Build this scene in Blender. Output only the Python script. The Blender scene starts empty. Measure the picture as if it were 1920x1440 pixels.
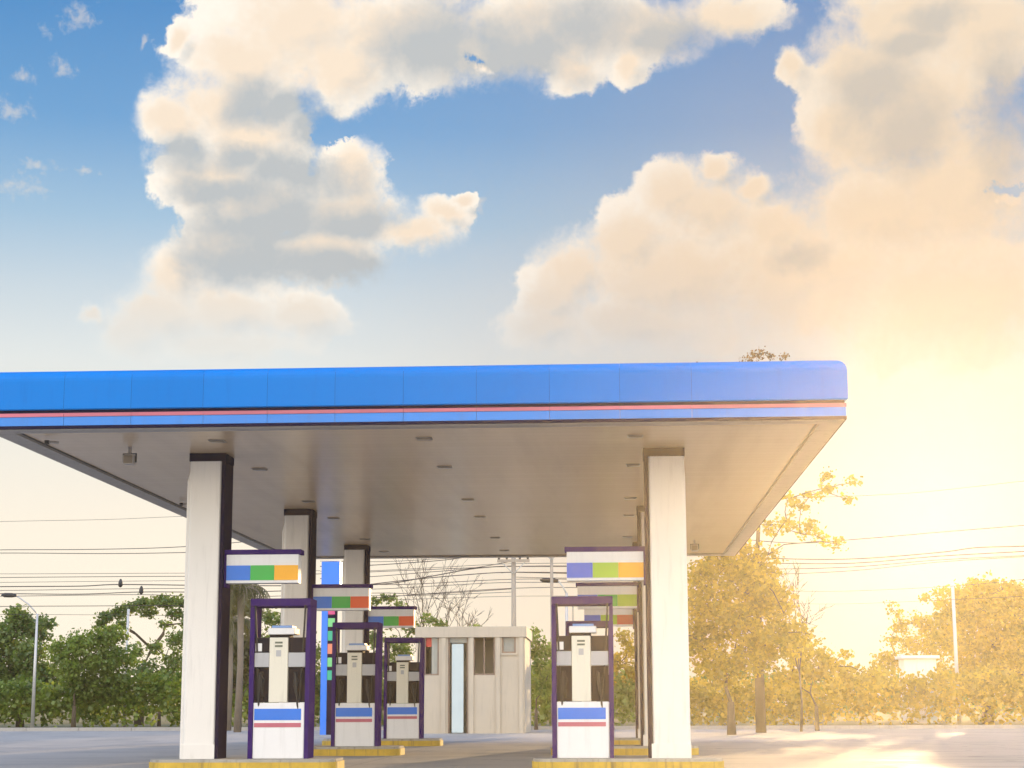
import bpy, bmesh, math, random
from mathutils import Vector, Matrix
R = math.radians
random.seed(7)
sc = bpy.context.scene
COL = sc.collection

# ------------------------------------------------------------------ camera geometry (metres; canopy runs along +Y)
F, CX, CY, H = 3300.0, 960.0, 720.0, 0.9
PIT = math.atan(602 / F); YAW = math.atan(190 * math.cos(PIT) / F); ROLL = 0.0035
fw = Vector((-math.sin(YAW) * math.cos(PIT), math.cos(YAW) * math.cos(PIT), math.sin(PIT)))
rt0 = Vector((math.cos(YAW), math.sin(YAW), 0)); up0 = rt0.cross(fw)
rt = rt0 * math.cos(ROLL) - up0 * math.sin(ROLL)
up = up0 * math.cos(ROLL) + rt0 * math.sin(ROLL)
def ray(x, y): return fw + rt * ((x - CX) / F) + up * ((CY - y) / F)
def at(x, y, Y):
    d = ray(x, y); return Vector((0, 0, H)) + d * (Y / d.y)
def atz(x, y, Z):
    d = ray(x, y); return Vector((0, 0, H)) + d * ((Z - H) / d.z)
def azel(x, y):
    d = ray(x, y).normalized(); return math.atan2(d.x, d.y), math.asin(d.z)

cam = bpy.data.objects.new('camera', bpy.data.cameras.new('camera')); COL.objects.link(cam)
cam.matrix_world = Matrix(((rt.x, up.x, -fw.x, 0), (rt.y, up.y, -fw.y, 0), (rt.z, up.z, -fw.z, H), (0, 0, 0, 1)))
cam.data.sensor_width = 36; cam.data.lens = 36 * F / 1920; cam.data.clip_start = 0.1; cam.data.clip_end = 6000
sc.camera = cam
sc.view_settings.view_transform = 'Standard'; sc.view_settings.look = 'None'; sc.view_settings.exposure = 0
sc.render.engine = 'CYCLES'
sc.cycles.use_denoising = True
sc.cycles.volume_bounces = 0
sc.cycles.max_bounces = 5
sc.cycles.transparent_max_bounces = 8

# ------------------------------------------------------------------ object helpers
def tag(o, label=None, cat=None, group=None, kind=None):
    if label: o['label'] = label
    if cat: o['category'] = cat
    if group: o['group'] = group
    if kind: o['kind'] = kind
    return o
def empty(name, loc=(0, 0, 0)):
    o = bpy.data.objects.new(name, None); COL.objects.link(o); o.location = loc; o.empty_display_size = 0.2
    return o
class MB:
    def __init__(s): s.v = []; s.f = []; s.sm = []
    def add(s, vs, fs, smooth=False):
        n = len(s.v); s.v += [tuple(v) for v in vs]; s.f += [tuple(i + n for i in f) for f in fs]; s.sm += [smooth] * len(fs)
    def box(s, x0, x1, y0, y1, z0, z1, b=0.0):
        if b <= 0:
            s.add([(x, y, z) for z in (z0, z1) for y in (y0, y1) for x in (x0, x1)],
                  [(0, 2, 3, 1), (4, 5, 7, 6), (0, 1, 5, 4), (2, 6, 7, 3), (0, 4, 6, 2), (1, 3, 7, 5)])
            return s
        bm = bmesh.new(); bmesh.ops.create_cube(bm, size=1)
        for v in bm.verts: v.co = Vector(((x0 + x1) / 2 + v.co.x * (x1 - x0), (y0 + y1) / 2 + v.co.y * (y1 - y0), (z0 + z1) / 2 + v.co.z * (z1 - z0)))
        bmesh.ops.bevel(bm, geom=bm.edges[:], offset=b, segments=2, affect='EDGES', profile=0.5)
        bm.verts.index_update(); s.add([v.co[:] for v in bm.verts], [[v.index for v in f.verts] for f in bm.faces]); bm.free()
        return s
    def tube(s, pts, rad, n=8, cap=True):
        pts = [Vector(p) for p in pts]
        rs = rad if isinstance(rad, (list, tuple)) else [rad] * len(pts)
        vs = []
        for i, p in enumerate(pts):
            t = (pts[min(i + 1, len(pts) - 1)] - pts[max(i - 1, 0)]).normalized()
            a = Vector((0, 0, 1)) if abs(t.z) < 0.9 else Vector((1, 0, 0))
            e1 = t.cross(a).normalized(); e2 = t.cross(e1)
            vs += [p + (e1 * math.cos(2 * math.pi * k / n) + e2 * math.sin(2 * math.pi * k / n)) * rs[i] for k in range(n)]
        fs = [(i * n + k, i * n + (k + 1) % n, (i + 1) * n + (k + 1) % n, (i + 1) * n + k) for i in range(len(pts) - 1) for k in range(n)]
        if cap: fs += [tuple(range(n))[::-1], tuple((len(pts) - 1) * n + k for k in range(n))]
        s.add(vs, fs, True); return s
    def rprism(s, x0, x1, y0, y1, z0, z1, r, seg=5):
        pts = []
        for cx, cy, a0 in ((x1 - r, y1 - r, 0), (x0 + r, y1 - r, 90), (x0 + r, y0 + r, 180), (x1 - r, y0 + r, 270)):
            for k in range(seg + 1):
                a = R(a0 + 90 * k / seg); pts.append((cx + r * math.cos(a), cy + r * math.sin(a)))
        n = len(pts)
        s.add([(x, y, z0) for x, y in pts] + [(x, y, z1) for x, y in pts],
              [(k, (k + 1) % n, n + (k + 1) % n, n + k) for k in range(n)] + [tuple(range(n))[::-1], tuple(range(n, 2 * n))])
        return s
    def build(s, name, mat, parent=None, loc=None):
        me = bpy.data.meshes.new(name); me.from_pydata(s.v, [], s.f); me.materials.append(mat)
        me.polygons.foreach_set('use_smooth', s.sm); me.update()
        o = bpy.data.objects.new(name, me); COL.objects.link(o)
        if parent: o.parent = parent
        if loc: o.location = loc
        return o
def children(o): return [c for c in bpy.data.objects if c.parent == o]
def copy_tree(o, parent=None):
    c = o.copy(); COL.objects.link(c); c.parent = parent
    for ch in children(o): copy_tree(ch, c)
    return c

# ------------------------------------------------------------------ materials
def s2l(c): return tuple((v / 255 / 12.92 if v <= 10 else ((v / 255 + 0.055) / 1.055) ** 2.4) for v in c) + (1,)
class NT:
    def __init__(s, nt): s.nt = nt; nt.nodes.clear()
    def n(s, t, **kw):
        nd = s.nt.nodes.new(t)
        for k, v in kw.items():
            if k == 'ins':
                for a, b in v.items():
                    if isinstance(b, bpy.types.NodeSocket): s.nt.links.new(b, nd.inputs[a])
                    else: nd.inputs[a].default_value = b
            else: setattr(nd, k, v)
        return nd
    def m(s, op, a, b=0.0, c=0.0, clamp=False):
        nd = s.nt.nodes.new('ShaderNodeMath'); nd.operation = op; nd.use_clamp = clamp
        for i, v in enumerate((a, b, c)):
            if isinstance(v, bpy.types.NodeSocket): s.nt.links.new(v, nd.inputs[i])
            else: nd.inputs[i].default_value = v
        return nd.outputs[0]
    def vm(s, op, a, b=(0, 0, 0), c=(0, 0, 0)):
        nd = s.nt.nodes.new('ShaderNodeVectorMath'); nd.operation = op
        for i, v in enumerate((a, b, c)):
            if isinstance(v, bpy.types.NodeSocket): s.nt.links.new(v, nd.inputs[i])
            else: nd.inputs[i].default_value = v
        return nd.outputs[1] if op in ('LENGTH', 'DOT_PRODUCT', 'DISTANCE') else nd.outputs[0]
    def mix(s, f, a, b, mode='MIX'):
        nd = s.nt.nodes.new('ShaderNodeMix'); nd.data_type = 'RGBA'; nd.blend_type = mode; nd.clamp_factor = True
        for i, v in ((0, f), (6, a), (7, b)):
            if isinstance(v, bpy.types.NodeSocket): s.nt.links.new(v, nd.inputs[i])
            else: nd.inputs[i].default_value = v
        return nd.outputs[2]
    def sstep(s, v, a, b, lo=0.0, hi=1.0):
        nd = s.n('ShaderNodeMapRange', interpolation_type='SMOOTHSTEP', ins={1: a, 2: b, 3: lo, 4: hi})
        s.nt.links.new(v, nd.inputs[0]); return nd.outputs[0]
    def noise(s, vec, scale, detail=6, rough=0.55, out=0, dist=0.0):
        nd = s.n('ShaderNodeTexNoise', ins={'Scale': scale, 'Detail': detail, 'Roughness': rough, 'Distortion': dist})
        s.nt.links.new(vec, nd.inputs['Vector']); return nd.outputs[out]
MATS = {}
def mat(name, col, rough=0.5, metal=0.0, var=0.12, vscale=3.0, dirt=0.0, stretch=(1, 1, 1), bump=0.0, bscale=40, spec=0.5, island=0.0, lin=False):
    """painted / plain surface with broad tone variation, streaks and a little grain"""
    if name in MATS: return MATS[name]
    m = bpy.data.materials.new(name); m.use_nodes = True; t = NT(m.node_tree); MATS[name] = m
    c = tuple(col) + (1,) if lin else s2l(col)
    tc = t.n('ShaderNodeTexCoord').outputs['Object']
    mp = t.vm('MULTIPLY', tc, stretch)
    n1 = t.noise(mp, vscale, 5, 0.6)
    fac = t.m('MULTIPLY_ADD', t.m('SUBTRACT', n1, 0.5), 2 * var, 1.0)
    if island:
        g = t.n('ShaderNodeNewGeometry').outputs['Random Per Island']
        fac = t.m('MULTIPLY', fac, t.m('MULTIPLY_ADD', t.m('SUBTRACT', g, 0.5), 2 * island, 1.0))
    cc = t.n('ShaderNodeVectorMath', operation='SCALE', ins={0: c[:3], 3: fac}).outputs[0]
    if dirt:
        n2 = t.noise(t.vm('MULTIPLY', tc, (6, 6, 0.5)), 2.0, 4, 0.6)
        cc = t.mix(t.m('MULTIPLY', t.sstep(n2, 0.5, 0.75), dirt), cc, (0.09, 0.075, 0.055, 1))
    b = t.n('ShaderNodeBsdfPrincipled', ins={'Base Color': cc, 'Metallic': metal, 'Specular IOR Level': spec,
            'Roughness': t.m('MULTIPLY_ADD', t.m('SUBTRACT', n1, 0.5), 0.2, rough, clamp=True)})
    if bump:
        bp = t.n('ShaderNodeBump', ins={'Strength': bump, 'Distance': 0.02, 'Height': t.noise(tc, bscale, 4, 0.6)})
        t.nt.links.new(bp.outputs[0], b.inputs['Normal'])
    o = t.n('ShaderNodeOutputMaterial'); t.nt.links.new(b.outputs[0], o.inputs[0])
    return m
def leafmat(name, c1, c2, trans=0.45):
    m = bpy.data.materials.new(name); m.use_nodes = True; t = NT(m.node_tree)
    g = t.n('ShaderNodeNewGeometry').outputs['Random Per Island']
    tc = t.n('ShaderNodeTexCoord').outputs['Object']
    n1 = t.sstep(t.noise(tc, 0.9, 3, 0.6), 0.35, 0.65)
    cc = t.mix(t.m('ADD', t.m('MULTIPLY', g, 0.6), t.m('MULTIPLY', n1, 0.4)), c1 + (1,), c2 + (1,))
    d = t.n('ShaderNodeBsdfDiffuse', ins={0: cc}); tr = t.n('ShaderNodeBsdfTranslucent', ins={0: t.mix(1.0, cc, (1.9, 1.7, 0.7, 1), 'MULTIPLY')})
    gl = t.n('ShaderNodeBsdfGlossy', ins={0: (0.6, 0.6, 0.6, 1), 'Roughness': 0.45})
    mx = t.n('ShaderNodeMixShader', ins={0: trans, 1: d.outputs[0], 2: tr.outputs[0]})
    mx2 = t.n('ShaderNodeMixShader', ins={0: 0.06, 1: mx.outputs[0], 2: gl.outputs[0]})
    o = t.n('ShaderNodeOutputMaterial'); t.nt.links.new(mx2.outputs[0], o.inputs[0]); return m

# ------------------------------------------------------------------ sky
SUNAZ, SUNEL = azel(1760, 1000)
SUNV = Vector((math.sin(SUNAZ) * math.cos(SUNEL), math.cos(SUNAZ) * math.cos(SUNEL), math.sin(SUNEL)))
w = bpy.data.worlds.new('World'); sc.world = w; w.use_nodes = True
t = NT(w.node_tree)
K = 33.0      # sky coordinates: one unit is about 1.7 degrees
def sk(x, y):
    a, e = azel(x, y); return a * K, e * K
# big cumulus bodies, wisps and shaded bellies as (x, y, rx, ry) in hundredths of a sky unit
BODY = [(560,60,230,150),(450,110,150,100),(420,190,150,90),(760,60,250,130),(880,110,90,70),(1000,60,240,110),(1200,60,190,80),(1360,30,150,55),
 (1180,130,45,45),(1080,130,60,50),(330,230,80,60),(330,75,26,40),(640,130,130,100),(470,260,150,90),(400,330,130,70),(480,390,170,80),(660,330,85,75),(650,400,140,80),
 (770,440,110,45),(830,400,60,35),(870,375,35,18),(600,480,160,70),(430,470,130,90),(330,520,90,85),(300,590,130,75),(240,620,80,60),(430,580,150,65),(180,592,30,22),(560,590,120,50),(420,640,200,40),
 (1700,40,180,110),(1620,120,130,110),(1850,60,160,140),(1720,220,200,150),(1600,250,110,100),(1800,350,230,160),(1570,230,90,90),(1640,400,200,120),(1485,120,38,38),
 (1320,400,140,100),(1270,370,100,75),(1340,320,42,40),(1180,450,120,90),(1080,520,110,80),(1030,560,90,70),(1250,520,260,130),(1450,420,130,75),(1410,360,50,35),(1500,520,300,150),(1200,610,280,70),(1020,610,110,50),(1800,560,300,160)]
WISP = [(20,350,75,30),(60,310,50,16),(25,200,50,24),(125,132,22,24),(60,150,30,20),(270,75,10,32),(150,30,35,40),(95,60,18,22),(900,385,22,12),(150,320,40,14)]
HOLE = [(640,258,52,26),(875,118,20,15),(1900,350,60,16)]
DARK = [(470,190,60,45),(530,210,60,40),(590,250,60,40),(560,340,120,50),(440,300,55,35),(350,300,60,35),(380,345,70,28),(480,370,110,35),(600,330,70,35),(450,450,150,75),(400,490,90,50),(640,420,110,50),(520,390,130,35),(560,500,170,45),(520,430,90,60),(700,520,90,40),
 (820,80,130,90),(960,90,140,80),(1120,40,160,60),(1250,70,90,40),(1700,80,70,25),(1640,170,90,80),(1700,250,70,80),(1760,30,70,30),(1880,230,60,120),(1500,480,60,30)]
def blobs(t, P, L, k=0.35):
    cur = None
    for (x, y, rx, ry) in L:
        u, v = sk(x, y); ix, iy = 100.0 / rx, 100.0 / ry
        d = t.vm('LENGTH', t.vm('MULTIPLY_ADD', P, (ix, iy, 0), (-u * ix, -v * iy, 0)))
        cur = d if cur is None else t.m('SMOOTH_MIN', cur, d, k)
    return cur
gen = t.n('ShaderNodeTexCoord').outputs['Generated']
dirn = t.vm('NORMALIZE', gen)
sx = t.n('ShaderNodeSeparateXYZ'); t.nt.links.new(dirn, sx.inputs[0])
az = t.m('ARCTAN2', sx.outputs[0], sx.outputs[1]); el = t.m('ARCSINE', sx.outputs[2])
cb = t.n('ShaderNodeCombineXYZ', ins={0: t.m('MULTIPLY', az, K), 1: t.m('MULTIPLY', el, K), 2: 0.0}).outputs[0]
# cloud density as a node group, read at the point itself and again one step towards the light
grp = bpy.data.node_groups.new('cloud_density', 'ShaderNodeTree')
grp.interface.new_socket('Vector', in_out='INPUT', socket_type='NodeSocketVector')
grp.interface.new_socket('Density', in_out='OUTPUT', socket_type='NodeSocketFloat')
grp.interface.new_socket('Warped', in_out='OUTPUT', socket_type='NodeSocketVector')
def density_group(g):
    q = NT(g); gi = q.n('NodeGroupInput'); go = q.n('NodeGroupOutput'); cb = gi.outputs[0]
    wn = q.n('ShaderNodeTexNoise', ins={'Scale': 0.6, 'Detail': 9, 'Roughness': 0.62}); q.nt.links.new(cb, wn.inputs[0])
    P1 = q.vm('ADD', cb, q.vm('MULTIPLY', q.vm('SUBTRACT', wn.outputs['Color'], (0.5, 0.5, 0.5)), (1.15, 1.05, 0)))
    fb = q.noise(cb, 1.1, 9, 0.6, dist=0.25)
    fb2 = q.noise(cb, 4.5, 8, 0.62, dist=0.2)
    d = q.m('SUBTRACT', 1.0, blobs(q, P1, BODY))
    dH = q.m('SUBTRACT', 1.0, blobs(q, P1, HOLE, 0.1))
    d = q.m('SUBTRACT', d, q.m('MULTIPLY', q.m('MAXIMUM', q.m('ADD', dH, q.m('MULTIPLY', q.m('SUBTRACT', fb2, 0.55), 3.0)), 0.0), q.m('MULTIPLY', q.sstep(dH, -0.6, 0.5), 1.3)))
    d = q.m('ADD', d, q.m('MULTIPLY_ADD', q.m('SUBTRACT', fb, 0.5), 0.75, q.m('MULTIPLY', q.m('SUBTRACT', fb2, 0.5), 0.34)))
    q.nt.links.new(d, go.inputs[0]); q.nt.links.new(P1, go.inputs[1])
density_group(grp)
def dens_at(off):
    g = t.nt.nodes.new('ShaderNodeGroup'); g.node_tree = grp
    t.nt.links.new(t.vm('ADD', cb, off) if off else cb, g.inputs[0]); return g
g0, gL = dens_at(None), dens_at((-0.20, 0.20, 0))
P1 = g0.outputs[1]; dens = g0.outputs[0]
fb = t.noise(cb, 1.6, 9, 0.62, dist=0.3); fb2 = t.noise(cb, 4.5, 7, 0.62, dist=0.2)
slope = t.m('MULTIPLY', t.m('SUBTRACT', gL.outputs[0], dens), 0.85)
# procedural clouds for the rest of the sky (outside the picture)
rest = t.m('MAXIMUM', t.sstep(t.m('ABSOLUTE', az), 0.36, 0.6), t.sstep(el, 0.42, 0.55))
dens = t.m('ADD', dens, t.m('MULTIPLY', rest, t.m('MULTIPLY_ADD', t.noise(cb, 0.22, 5, 0.5), 5.0, -1.6)))
soft = t.m('MULTIPLY_ADD', t.sstep(t.noise(cb, 0.45, 2, 0.5), 0.40, 0.62), 0.55, 0.17)
body = t.sstep(t.m('DIVIDE', t.m('ADD', dens, 0.03), soft), 0.0, 1.0)
dW = t.m('ADD', t.m('SUBTRACT', 1.0, blobs(t, P1, WISP, 0.1)), t.m('MULTIPLY', t.m('SUBTRACT', fb2, 0.55), 3.0))
wisp = t.m('MULTIPLY', t.sstep(dW, -0.05, 1.1), 0.5)
dD = t.m('ADD', t.m('SUBTRACT', 1.0, blobs(t, t.vm('ADD', P1, (0, 0, 0)), DARK)), t.m('MULTIPLY', t.m('SUBTRACT', fb, 0.5), 0.7))
dark = t.sstep(dD, -0.55, 0.75)
shade = t.m('ADD', t.m('MULTIPLY', dark, 0.98), t.m('MULTIPLY_ADD', slope, 1.0, t.m('MULTIPLY_ADD', fb2, 0.35, -0.15)), clamp=True)
thick = t.sstep(dens, 0.1, 0.8)
ccol = t.mix(thick, s2l((255, 247, 234)), s2l((244, 226, 204)))
ccol = t.mix(shade, ccol, s2l((184, 190, 193)))
sang = t.m('ARCCOSINE', t.m('MINIMUM', t.vm('DOT_PRODUCT', dirn, tuple(SUNV)), 1.0))
rightw = t.sstep(az, -0.04, 0.16)
ccol = t.mix(t.m('MULTIPLY', rightw, 0.35), ccol, s2l((232, 214, 184)))
# clear sky
cr = t.n('ShaderNodeValToRGB'); e = cr.color_ramp
stops = [(0, (255, 246, 228)), (5.5, (254, 243, 225)), (8, (243, 238, 226)), (11, (226, 231, 230)), (13.2, (200, 215, 225)), (15.5, (158, 193, 220)), (18.5, (104, 161, 211)), (22.5, (66, 138, 200)), (45, (60, 120, 190)), (90, (50, 100, 170))]
e.elements[0].position = 0; e.elements[0].color = s2l(stops[0][1]); e.elements[1].position = 1; e.elements[1].color = s2l(stops[-1][1])
for a, c in stops[1:-1]:
    q = e.elements.new(a / 90); q.color = s2l(c)
t.nt.links.new(t.m('DIVIDE', t.m('MAXIMUM', el, 0.0), math.pi / 2), cr.inputs[0])
nish = t.n('ShaderNodeTexSky', sky_type='NISHITA'); nish.sun_disc = False; nish.sun_elevation = SUNEL; nish.sun_rotation = SUNAZ
nsc = t.n('ShaderNodeVectorMath', operation='SCALE', ins={0: nish.outputs[0], 3: 0.10}).outputs[0]
clear = t.mix(0.06, cr.outputs[0], nsc)
meltb = t.m('MULTIPLY', body, t.sstep(el, R(10.2), R(14.5), 0.1, 1.0))
meltb = t.m('MAXIMUM', meltb, t.m('MULTIPLY', body, t.m('MULTIPLY', rightw, 0.9)))
skyc = t.mix(wisp, clear, s2l((226, 218, 208)))
skyc = t.mix(meltb, skyc, ccol)
# soft bright aureole of the low sun
g1 = t.m('POWER', t.m('SUBTRACT', 1.0, t.m('MINIMUM', t.m('DIVIDE', sang, R(9)), 1.0)), 1.3)
skyc = t.mix(t.sstep(sx.outputs[1], 0.2, -0.5, 0.0, 0.55), skyc, s2l((250, 236, 214)))  # warm tint added to the sky behind the viewer, part of the fill
skyc = t.mix(t.sstep(sang, R(24), R(5), 0.0, 1.0), skyc, t.mix(1.0, skyc, (0.62, 0.63, 0.68, 1), 'MULTIPLY'))
skyc = t.mix(t.m('MULTIPLY', g1, 0.42), skyc, s2l((246, 250, 246)))
# below the horizon: dull earth
skyc = t.mix(t.sstep(el, -0.02, 0.0), (0.22, 0.19, 0.15, 1), skyc)
# unseen sky behind the viewer brightened as added fill for camera-facing surfaces
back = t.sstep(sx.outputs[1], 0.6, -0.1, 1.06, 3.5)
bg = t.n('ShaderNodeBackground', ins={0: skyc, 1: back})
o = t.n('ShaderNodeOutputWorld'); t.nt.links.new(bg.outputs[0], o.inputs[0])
w.cycles.sampling_method = 'MANUAL'; w.cycles.sample_map_resolution = 512

sun = bpy.data.objects.new('sun', bpy.data.lights.new('sun', 'SUN')); COL.objects.link(sun)
sun.data.energy = 4.0; sun.data.angle = R(0.6); sun.data.color = (1.0, 0.66, 0.31)
sun.rotation_euler = (-SUNV).to_track_quat('-Z', 'Y').to_euler()

# scattering haze added for the warm sun wash, ending just inside the canopy front
hz = MB().box(-45, 45, -8, 25.2, -2, 22)
hm = bpy.data.materials.new('haze'); hm.use_nodes = True; t = NT(hm.node_tree)
vs = t.n('ShaderNodeVolumeScatter', ins={'Color': (1.0, 0.93, 0.80, 1), 'Density': 0.0017, 'Anisotropy': 0.84})
o = t.n('ShaderNodeOutputMaterial'); t.nt.links.new(vs.outputs[0], o.inputs[1])
ho = hz.build('haze', hm); tag(ho, kind='structure')

# ------------------------------------------------------------------ ground
def sheet(name, x0, x1, y0, y1, z, m, nx=1, ny=1, wob=0.0):
    b = MB(); vs = []
    for j in range(ny + 1):
        for i in range(nx + 1): vs.append((x0 + (x1 - x0) * i / nx, y0 + (y1 - y0) * j / ny, z + (random.uniform(-wob, wob) if 0 < i < nx and 0 < j < ny else 0)))
    b.add(vs, [(j * (nx + 1) + i, j * (nx + 1) + i + 1, (j + 1) * (nx + 1) + i + 1, (j + 1) * (nx + 1) + i) for j in range(ny) for i in range(nx)])
    return tag(b.build(name, m), kind='structure')
def concrete_mat():
    m = bpy.data.materials.new('forecourt_concrete'); m.use_nodes = True; t = NT(m.node_tree)
    tc = t.n('ShaderNodeTexCoord').outputs['Object']
    br = t.n('ShaderNodeTexBrick', offset=0.0, ins={'Scale': 1.0, 'Mortar Size': 0.006, 'Brick Width': 4.0, 'Row Height': 4.0, 'Color1': (0.46, 0.42, 0.36, 1), 'Color2': (0.41, 0.375, 0.325, 1), 'Mortar': (0.06, 0.055, 0.05, 1)})
    t.nt.links.new(tc, br.inputs[0])
    st = t.sstep(t.noise(tc, 0.55, 7, 0.66), 0.5, 0.68)
    c = t.mix(t.m('MULTIPLY', st, 0.55), br.outputs[0], (0.12, 0.11, 0.10, 1))
    ty = t.sstep(t.noise(t.vm('MULTIPLY', tc, (0.25, 2.2, 1)), 1.0, 6, 0.65), 0.52, 0.7)
    c = t.mix(t.m('MULTIPLY', ty, 0.45), c, (0.10, 0.095, 0.09, 1))
    sp_ = t.sstep(t.noise(tc, 1.7, 3, 0.5), 0.66, 0.72)
    c = t.mix(t.m('MULTIPLY', sp_, 0.7), c, (0.05, 0.047, 0.043, 1))
    c = t.mix(t.m('MULTIPLY', t.noise(tc, 9, 6, 0.7), 0.35), c, (0.22, 0.21, 0.19, 1))
    b = t.n('ShaderNodeBsdfPrincipled', ins={'Base Color': c, 'Roughness': t.m('MULTIPLY_ADD', st, -0.25, 0.75)})
    bp = t.n('ShaderNodeBump', ins={'Strength': 0.3, 'Distance': 0.01, 'Height': t.noise(tc, 30, 5, 0.6)}); t.nt.links.new(bp.outputs[0], b.inputs['Normal'])
    o = t.n('ShaderNodeOutputMaterial'); t.nt.links.new(b.outputs[0], o.inputs[0]); return m
earth = mat('dry_grass_earth', (0.14, 0.13, 0.055), 0.95, var=0.5, vscale=0.35, bump=0.5, bscale=6, lin=True)
asph = mat('asphalt', (0.055, 0.053, 0.05), 0.85, var=0.3, vscale=0.6, bump=0.4, bscale=60, lin=True)
kerbm = mat('kerb_concrete', (0.36, 0.34, 0.31), 0.8, var=0.2, vscale=2, dirt=0.3, lin=True)
whitem = mat('road_paint', (0.7, 0.69, 0.65), 0.6, var=0.2, vscale=3, lin=True)
sheet('ground', -900, 900, -200, 2500, -0.06, earth)
sheet('forecourt', -60, 60, -20, 66, -0.05 + 0.05, concrete_mat())
sheet('road', -300, 300, 68.6, 77.5, -0.01, asph)
lm = MB()
for i in range(22):
    x = -66 + i * 6; lm.add([(x, 72.95, -0.005), (x + 3, 72.95, -0.005), (x + 3, 73.1, -0.005), (x, 73.1, -0.005)], [(0, 1, 2, 3)])
tag(lm.build('road_marking', whitem), kind='structure')
kb = MB()
for k in range(60): kb.box(-60 + k * 2, -60 + k * 2 + 1.985, 66.0, 66.18, -0.05, 0.13)
tag(kb.build('kerb', kerbm), kind='structure')
sheet('verge', -60, 60, 66.18, 68.6, 0.10, earth, 60, 3, 0.03)

# ------------------------------------------------------------------ canopy
XL, XR, YF, YB = -8.36, 3.08, 22.7, 44.0
SOF = 4.56
def fascia_mat():
    m = bpy.data.materials.new('blue_fascia_paint'); m.use_nodes = True; t = NT(m.node_tree)
    tc = t.n('ShaderNodeTexCoord').outputs['Object']
    g = t.n('ShaderNodeNewGeometry').outputs['Random Per Island']
    c = t.mix(g, (0.0005, 0.17, 0.56, 1), (0.001, 0.185, 0.60, 1))
    st = t.noise(t.vm('MULTIPLY', tc, (5, 5, 0.7)), 1.5, 5, 0.6)
    c = t.mix(t.m('MULTIPLY', t.sstep(st, 0.5, 0.8), 0.3), c, (0.003, 0.13, 0.46, 1))
    b = t.n('ShaderNodeBsdfPrincipled', ins={'Base Color': c, 'Roughness': 0.45, 'Specular IOR Level': 0.12})
    bp = t.n('ShaderNodeBump', ins={'Strength': 0.25, 'Distance': 0.03, 'Height': t.noise(t.vm('MULTIPLY', tc, (1, 1, 0.6)), 0.9, 2, 0.5)}); t.nt.links.new(bp.outputs[0], b.inputs['Normal'])
    o = t.n('ShaderNodeOutputMaterial'); t.nt.links.new(b.outputs[0], o.inputs[0]); return m
def soffit_mat():
    m = bpy.data.materials.new('soffit_sheet'); m.use_nodes = True; t = NT(m.node_tree)
    tc = t.n('ShaderNodeTexCoord').outputs['Object']
    sp = t.n('ShaderNodeSeparateXYZ'); t.nt.links.new(tc, sp.inputs[0])
    saw = t.m('FRACT', t.m('DIVIDE', sp.outputs[1], 0.3))
    groove = t.sstep(t.m('ABSOLUTE', t.m('SUBTRACT', saw, 0.5)), 0.455, 0.49)
    brk = t.n('ShaderNodeTexWhiteNoise', noise_dimensions='1D', ins={'W': t.m('FLOOR', t.m('DIVIDE', sp.outputs[1], 0.3))}).outputs[0]
    c = t.mix(brk, (0.62, 0.46, 0.305, 1), (0.64, 0.475, 0.32, 1))
    st = t.noise(t.vm('MULTIPLY', tc, (1.3, 0.12, 1)), 1.0, 5, 0.6)
    c = t.mix(t.m('MULTIPLY', t.sstep(st, 0.4, 0.75), 0.45), c, (0.42, 0.30, 0.20, 1))
    c = t.mix(t.m('MULTIPLY', groove, 0.2), c, (0.12, 0.11, 0.10, 1))
    b = t.n('ShaderNodeBsdfPrincipled', ins={'Base Color': c, 'Roughness': 0.27, 'Specular IOR Level': 0.5})
    bp = t.n('ShaderNodeBump', ins={'Strength': 0.12, 'Distance': 0.01, 'Height': t.m('SUBTRACT', 1.0, groove)}); t.nt.links.new(bp.outputs[0], b.inputs['Normal'])
    o = t.n('ShaderNodeOutputMaterial'); t.nt.links.new(b.outputs[0], o.inputs[0]); return m
M_fas = fascia_mat(); M_sof = soffit_mat()
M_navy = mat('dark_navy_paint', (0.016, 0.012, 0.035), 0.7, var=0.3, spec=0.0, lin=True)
M_purple = mat('purple_navy_paint', (0.04, 0.016, 0.13), 0.7, var=0.25, spec=0.0, dirt=0.15, lin=True)
M_white = mat('white_cladding', (0.78, 0.74, 0.68), 0.42, var=0.06, vscale=1.2, dirt=0.16, lin=True)
M_red = mat('red_strip', (0.50, 0.12, 0.17), 0.4, var=0.55, vscale=0.5, lin=True)  # strong tone variation stands in for reflections along the canopy strip
M_lowblue = mat('lower_blue_strip', (0.02, 0.20, 0.62), 0.4, var=0.2, vscale=0.7, dirt=0.1, lin=True)
M_trim = mat('grey_trim', (0.36, 0.33, 0.31), 0.5, var=0.18, vscale=1.5, dirt=0.4, lin=True)
M_dark = mat('dark_plastic', (0.02, 0.02, 0.022), 0.5, var=0.3, lin=True)
M_bitumen = mat('roof_sheet', (0.3, 0.3, 0.3), 0.7, lin=True)

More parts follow.
